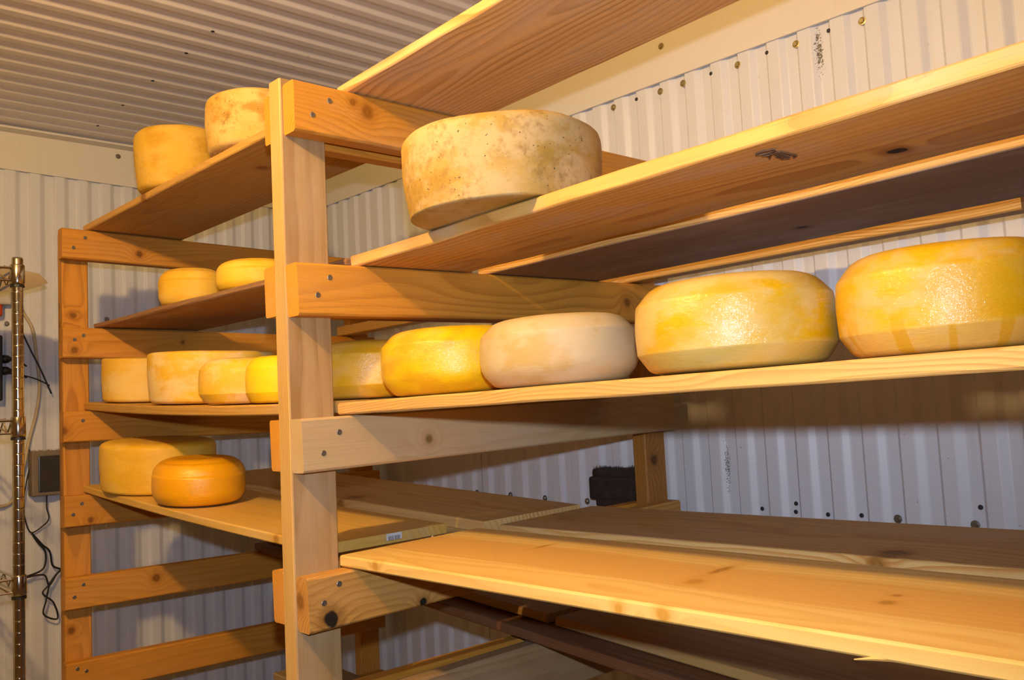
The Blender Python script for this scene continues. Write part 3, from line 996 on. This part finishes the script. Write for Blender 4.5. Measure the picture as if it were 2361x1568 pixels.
cheese(0.155, 0.23, bC, 0.123, 0.113, lambda R, h: prof_gouda(R, h, 0.42, 0.80),
       cheese_mat('bright yellow rind', (1.0, 0.72, 0.002), (0.95, 0.66, 0.09), (0.84, 0.48, 0.01), 0.32, 0.5, 0.26, 0.6, 0.0, 0.0, 0.9, 0.1, 5.0),
       'bright yellow cheese left of the palest cream one', 0.008)
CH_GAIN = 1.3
cheese(-0.103, 0.235, bLC, 0.122, 0.110, prof_gouda,
       cheese_mat('dull ochre rind', (0.98, 0.58, 0.02), (0.96, 0.62, 0.13), (0.84, 0.50, 0.015), 0.45, 0.4, 0.26, 0.6, 0.0, 0.0, 0.9, 0.12, 6.0),
       'ochre glossy cheese half hidden by the right side of the near post', 0.008)

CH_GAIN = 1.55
cheese(-0.834, 0.165, bLA, 0.108, 0.157, lambda R, h: prof_drum(R, h, 0.30, 0.2, 0.06),
       cheese_mat('ochre smooth rind', (0.76, 0.47, 0.04), (0.78, 0.52, 0.11), (0.62, 0.34, 0.018), 0.35, 0.1, 0.6, 0.0, 0.2, 0.0, 0.8, 0.2, 7.0),
       'tall ochre cheese furthest left on the highest shelf', 0.02)
cheese(-0.458, 0.20, bLA, 0.122, 0.126, lambda R, h: prof_drum(R, h, 0.26, 0.2, 0.03),
       cheese_mat('brown speckled rind', (0.66, 0.40, 0.07), (0.78, 0.56, 0.22), (0.46, 0.23, 0.02), 0.5, 0.15, 0.65, 0.0, 0.85, 0.0, 1.0, 0.2, 8.0),
       'tall brown speckled cheese on the highest shelf partly behind the near post', 0.02)
M_Y1 = cheese_mat('soft yellow rind', (0.90, 0.57, 0.04), (0.88, 0.63, 0.17), (0.82, 0.48, 0.02), 0.4, 0.2, 0.45, 0.1, 0, 0, 0.7, 0.2, 9.0)
M_Y2 = cheese_mat('clear yellow rind', (0.93, 0.60, 0.025), (0.90, 0.64, 0.10), (0.86, 0.50, 0.01), 0.25, 0.3, 0.4, 0.2, 0, 0, 0.7, 0.2, 10.0)
cheese(-0.824, 0.185, bLB, 0.080, 0.094, prof_soft, M_Y1, 'small yellow cheese at the left on the thin dark board', 0.012)
cheese(-0.509, 0.20, bLB, 0.086, 0.071, prof_soft, M_Y2, 'small yellow cheese on the thin dark board beside the near post', 0.012)
cheese(-1.139, 0.17, bLC, 0.101, 0.1195, lambda R, h: prof_drum(R, h, 0.1, 0.16, 0.015),
       cheese_mat('buff rind', (0.88, 0.60, 0.10), (0.90, 0.68, 0.25), (0.86, 0.52, 0.04), 0.55, 0.3, 0.5, 0, 0, 0, 0.8, 0.16, 11.0),
       'straight sided buff cheese at the far left of the crowded shelf of four', 0.008)
cheese(-0.809, 0.224, bLC, 0.151, 0.128, lambda R, h: prof_drum(R, h, 0.14, 0.18, 0.02),
       cheese_mat('buff yellow rind', (0.90, 0.58, 0.045), (0.92, 0.71, 0.33), (0.86, 0.51, 0.02), 0.5, 0.2, 0.5, 0, 0.0, 0, 0.9, 0.1, 12.0),
       'widest cheese with a pale flat top, second from the left on the crowded shelf', 0.008)
cheese(-0.521, 0.175, bLC, 0.100, 0.101, prof_gouda,
       cheese_mat('frosted yellow rind', (0.93, 0.60, 0.03), (0.92, 0.70, 0.32), (0.88, 0.53, 0.02), 0.45, 0.3, 0.45, 0.1, 0, 0, 1.0, 0.1, 13.0),
       'yellow cheese with frosted shoulder, third from the left on the crowded shelf', 0.008)
cheese(-0.330, 0.172, bLC, 0.081, 0.097, prof_gouda,
       cheese_mat('vivid yellow rind', (0.97, 0.70, 0.004), (0.92, 0.66, 0.03), (0.88, 0.58, 0.006), 0.2, 0.3, 0.4, 0.2, 0, 0, 0.8, 0.12, 14.0),
       'vivid yellow cheese against the near post on the crowded shelf of four', 0.008)
cheese(-1.060, 0.182, bLD1, 0.145, 0.132, lambda R, h: prof_drum(R, h, 0.3, 0.14, 0.01),
       cheese_mat('dull yellow rind', (0.88, 0.55, 0.035), (0.88, 0.60, 0.14), (0.80, 0.46, 0.015), 0.35, 0.2, 0.42, 0.15, 0, 0, 0.8, 0.18, 15.0),
       'big dull yellow cheese at the left behind the glossy orange one', 0.01)
cheese(-0.755, 0.163, bLD1, 0.107, 0.109, prof_soft,
       cheese_mat('glossy orange wax', (0.90, 0.46, 0.004), (0.90, 0.48, 0.01), (0.84, 0.40, 0.004), 0.1, 0.1, 0.2, 0.7, 0, 0, 0.5, 0.3, 16.0),
       'glossy orange cheese in front on the worn board', 0.006)

# ------------------------------------------------------------------ chrome wire rack at the left edge
rack = empty('wire_rack', (-0.985, -0.17, 0), 'chrome wire shelving rack cut off by the left edge', 'shelf rack')
RX = (-0.985, -1.66)
RY = (-0.170, -1.07)
ZS = (1.931, 1.571, 1.2065, 0.35)


def pole_prof(h):
    pr = [(0.0125, 0.0)]
    z = 0.06
    while z < h - 0.05:
        pr += [(0.0125, z - 0.0012), (0.0125, z), (0.0121, z + 0.0006), (0.0121, z + 0.0016), (0.0125, z + 0.0022), (0.0125, z + 0.0034)]
        z += 0.0254
    pr += [(0.0125, h - 0.004), (0.0112, h)]
    return pr


pv, pf = lathe_data(pole_prof(1.972), 20)
pme = None
cv, cf = lathe_data([(0.0128, -0.024), (0.0150, -0.024), (0.0165, -0.018), (0.0158, 0.022), (0.0150, 0.024), (0.0128, 0.024)], 20)
sv, sf = lathe_data([(0.0127, -0.030), (0.0158, -0.030), (0.0158, -0.0242), (0.0127, -0.0242)], 20)
cme = sme = None
for x in RX:
    for y in RY:
        if pme is None:
            po = mesh_obj('pole', pv, pf, M_CHROME, T(x, y, 0), rack, True)
            pme = po.data
        else:
            po = share('pole', pme, T(x, y, 0), rack)
        for z in ZS:
            if cme is None:
                cme = mesh_obj('collar', cv, cf, M_CHROME, T(x, y, z), po, True).data
                sme = mesh_obj('sleeve', sv, sf, M_BLACK, T(x, y, z), po).data
            else:
                share('collar', cme, T(x, y, z), po)
                share('sleeve', sme, T(x, y, z), po)


def wires(z):
    V, F = [], []

    def add(p, r, n=6):
        v, f = tube_data(p, r, n)
        b = len(V)
        V.extend(v)
        F.extend([tuple(i + b for i in q) for q in f])
    xa, xb, ya, yb = RX[0], RX[1], RY[0], RY[1]
    zt, zl = z + 0.016, z - 0.014
    for zz, r in ((zt, 0.0032), (zl, 0.0028)):
        add([(xa, ya - 0.014, zz), (xa, yb + 0.014, zz)], r)
        add([(xb, ya - 0.014, zz), (xb, yb + 0.014, zz)], r)
        add([(xa - 0.014, ya, zz), (xb + 0.014, ya, zz)], r)
        add([(xa - 0.014, yb, zz), (xb + 0.014, yb, zz)], r)
    for xx in (xa, xb):
        n = 22
        pts = [(xx, ya - 0.02 + (yb - ya + 0.04) * i / n, zt if i % 2 else zl) for i in range(n + 1)]
        add(pts, 0.002, 5)
    for yy in (ya, yb):
        n = 16
        pts = [(xa - 0.02 + (xb - xa + 0.04) * i / n, yy, zt if i % 2 else zl) for i in range(n + 1)]
        add(pts, 0.002, 5)
    n = 34
    for i in range(1, n):
        y = ya + (yb - ya) * i / n
        add([(xa, y, zt + 0.004), (xb, y, zt + 0.004)], 0.0016, 5)
    for x in (xa - 0.22, xa - 0.45):
        add([(x, ya, zt), (x, yb, zt)], 0.0028, 6)
    return V, F


wv, wf = wires(0.0)
wme = None
for z in ZS:
    if wme is None:
        wme = mesh_obj('wire_shelf', wv, wf, M_CHROME, T(0, 0, z), rack).data
    else:
        share('wire_shelf', wme, T(0, 0, z), rack)

# frosted sheet lying on the top wire shelf, its corner sticking out
pts = [(-1.50, -0.70), (-1.03, -0.70), (-1.04, -0.16), (-1.093, -0.095), (-1.226, -0.040), (-1.31, -0.044), (-1.41, -0.060), (-1.50, -0.20)]
V_ = [(x, y, z) for z in (1.9535, 1.9555) for x, y in pts]
n = len(pts)
F_ = [tuple(range(n))[::-1], tuple(range(n, 2 * n))] + [(i, (i + 1) % n, n + (i + 1) % n, n + i) for i in range(n)]
sh = mesh_obj('plastic_sheet', V_, F_, M_SHEET)
tag(sh, 'flat pale plastic sheet sticking out past the pole on the top wire shelf', 'sheet')


# ------------------------------------------------------------------ things on the left wall
def cable(name, pts, r, mat, label, cat, parent=None):
    V, F = tube_data(smooth_path(pts), r, 8)
    o = mesh_obj(name, V, F, mat, Matrix.Identity(4), parent, True)
    if label:
        tag(o, label, cat)
    return o


XW = X0 + 0.0055
wp = lambda l, x: [(x, y, z) for y, z in l]
cable('hose', wp([(-0.002, 2.02), (0.010, 1.98), (0.023, 1.94), (0.051, 1.883), (0.063, 1.787), (0.070, 1.704), (0.061, 1.623), (0.038, 1.529), (0.023, 1.45), (-0.006, 1.36), (-0.042, 1.34), (-0.14, 1.35)], XW + 0.010),
      0.0052, M_HOSE, 'beige plastic hose curving down the wall behind the chrome pole', 'hose')
cable('cable', wp([(-0.008, 2.06), (-0.006, 2.0), (-0.004, 1.933), (0.035, 1.834), (0.069, 1.759), (0.101, 1.679)], XW + 0.022),
      0.0026, M_BLACK, 'thin straight dark cable slanting down the wall across the hose', 'cable')
cable('cable', wp([(-0.03, 1.745), (0.026, 1.735), (0.063, 1.722), (0.094, 1.704)], XW + 0.030),
      0.002, M_BLACK, 'short thin dark cable crossing the slanting one on the wall', 'cable')
cable('cable', wp([(0.088, 1.372), (0.087, 1.323), (0.093, 1.289), (0.076, 1.268), (0.041, 1.252), (0.023, 1.304), (0.02, 1.34), (0.033, 1.422), (0.045, 1.475), (0.038, 1.507)], XW + 0.014),
      0.0022, M_BLACK, 'black cable hanging from the bottom of the wall box', 'cable')
cable('cable', wp([(0.041, 1.252), (0.059, 1.22), (0.080, 1.187), (0.074, 1.138), (0.028, 1.121), (0.0, 1.118)], XW + 0.022),
      0.003, M_BLACK, 'black cable bending back to the pole under the wall box', 'cable')
cable('cable', wp([(0.043, 1.25), (0.072, 1.211), (0.093, 1.188), (0.100, 1.147), (0.114, 1.133), (0.15, 1.12)], XW + 0.018),
      0.003, M_BLACK, 'black cable running from under the wall box behind the far frame', 'cable')
cable('cable', wp([(0.0, 1.115), (0.028, 1.119), (0.075, 1.118), (0.089, 1.085), (0.112, 1.116), (0.14, 1.14), (0.112, 1.118), (0.085, 1.083), (0.071, 1.062), (0.101, 1.03), (0.112, 0.979), (0.073, 0.999), (0.080, 1.04), (0.089, 1.085)], XW + 0.026),
      0.0026, M_BLACK, 'black cable lying in a loose twisted loop low on the wall', 'cable')

wb = empty('junction_box', (XW, 0.1, 1.36), 'grey wall box with dark front and dusty top beside the far frame', 'junction box')
M_BOX = plain('dusty brown plastic', (0.22, 0.17, 0.12), 0.6, bump=0.2)
M_SMOKE = plain('smoked dark cover', (0.045, 0.042, 0.04), 0.25)
M_DUST = plain('brown dust', (0.42, 0.31, 0.19), 0.95, bump=0.5, var=0.5, scale=200)
box('body', (XW - 0.004, 0.038, 1.362), (XW + 0.045, 0.178, 1.500), M_BOX, wb, 0.005)
box('cover', (XW + 0.045, 0.055, 1.375), (XW + 0.053, 0.168, 1.485), M_SMOKE, wb, 0.003)
V_, F_ = [], []
random.seed(9)
for i in range(160):
    x, y = XW + random.uniform(0, 0.046), random.uniform(0.04, 0.176)
    a = random.uniform(0, 6.28)
    w, h = 0.0014, random.uniform(0.002, 0.008)
    i0 = len(V_)
    V_ += [(x + w * math.cos(a), y + w * math.sin(a), 1.498), (x - w * math.cos(a + 1), y - w * math.sin(a + 1), 1.498),
           (x + w * math.sin(a), y - w * math.cos(a), 1.498), (x + random.uniform(-.003, .003), y + random.uniform(-.003, .003), 1.499 + h)]
    F_ += [(i0, i0 + 1, i0 + 3), (i0 + 1, i0 + 2, i0 + 3), (i0 + 2, i0, i0 + 3)]
ds = mesh_obj('dust', V_, F_, M_DUST, Matrix.Identity(4), wb)
ds['kind'] = 'stuff'

ps = empty('power_strip', (XW, -0.05, 1.70), 'black power strip with two plugs at the very left edge', 'power strip')
box('housing', (XW - 0.003, -0.105, 1.66), (XW + 0.045, -0.040, 1.86), M_BLACK, ps, 0.005)
for z in (1.788, 1.752):
    V_, F_ = tube_data([(XW + 0.025, -0.042, z), (XW + 0.025, -0.022, z), (XW + 0.025, -0.012, z)], [0.013, 0.012, 0.005], 12)
    pl = mesh_obj('plug', V_, F_, M_BLACK, Matrix.Identity(4), ps, True)
    V_, F_ = tube_data(smooth_path([(XW + 0.025, -0.014, z), (XW + 0.027, 0.01, z - 0.008), (XW + 0.024, 0.03, z - 0.022)]), 0.0025, 8)
    mesh_obj('cord', V_, F_, M_BLACK, Matrix.Identity(4), pl, True)

tm = empty('timer_switch', (XW, -0.06, 1.93), 'small white wall device with an orange knob at the left edge', 'switch')
box('housing', (XW - 0.003, -0.11, 1.955), (XW + 0.04, -0.014, 2.03), M_WHITE, tm, 0.008)
V_, F_ = tube_data([(XW + 0.02, -0.055, 1.957), (XW + 0.02, -0.055, 1.925), (XW + 0.02, -0.055, 1.92)], [0.02, 0.02, 0.016], 16)
mesh_obj('knob', V_, F_, M_ORANGE, Matrix.Identity(4), tm, True)

# ------------------------------------------------------------------ dark fuzzy block on the wall behind the rear post
db = empty('bristle_block', (-0.18, 1.02, 1.30), 'dark brown block with a fuzzy top against the wall beside the rear post', 'block')
M_DB = plain('dark charred wood', (0.040, 0.027, 0.020), 0.8, bump=0.4, var=0.5, scale=60)
box('block', (-0.264, 0.992, 1.312), (-0.085, 1.0445, 1.372), M_DB, db, 0.008)
box('cap', (-0.254, 0.995, 1.368), (-0.090, 1.0445, 1.392), M_DB, db, 0.009)
box('foot', (-0.245, 0.995, 1.296), (-0.085, 1.0445, 1.318), M_DB, db, 0.006)
V_, F_ = [], []
random.seed(5)
for i in range(500):
    x, y = random.uniform(-0.250, -0.094), random.uniform(0.998, 1.043)
    w, h = 0.0007, random.uniform(0.003, 0.013) * (0.6 + 0.7 * noise.noise((x * 40, y * 40, 0)))
    a = random.uniform(0, 6.28)
    i0 = len(V_)
    V_ += [(x + w * math.cos(a + j * 2.09), y + w * math.sin(a + j * 2.09), 1.390) for j in range(3)]
    V_.append((x + random.uniform(-.006, .006), y + random.uniform(-.004, .004), 1.391 + max(h, 0.002)))
    F_ += [(i0, i0 + 1, i0 + 3), (i0 + 1, i0 + 2, i0 + 3), (i0 + 2, i0, i0 + 3)]
bz = mesh_obj('fuzz', V_, F_, plain('dark fuzz', (0.06, 0.042, 0.03), 0.9), Matrix.Identity(4), db)
bz['kind'] = 'stuff'
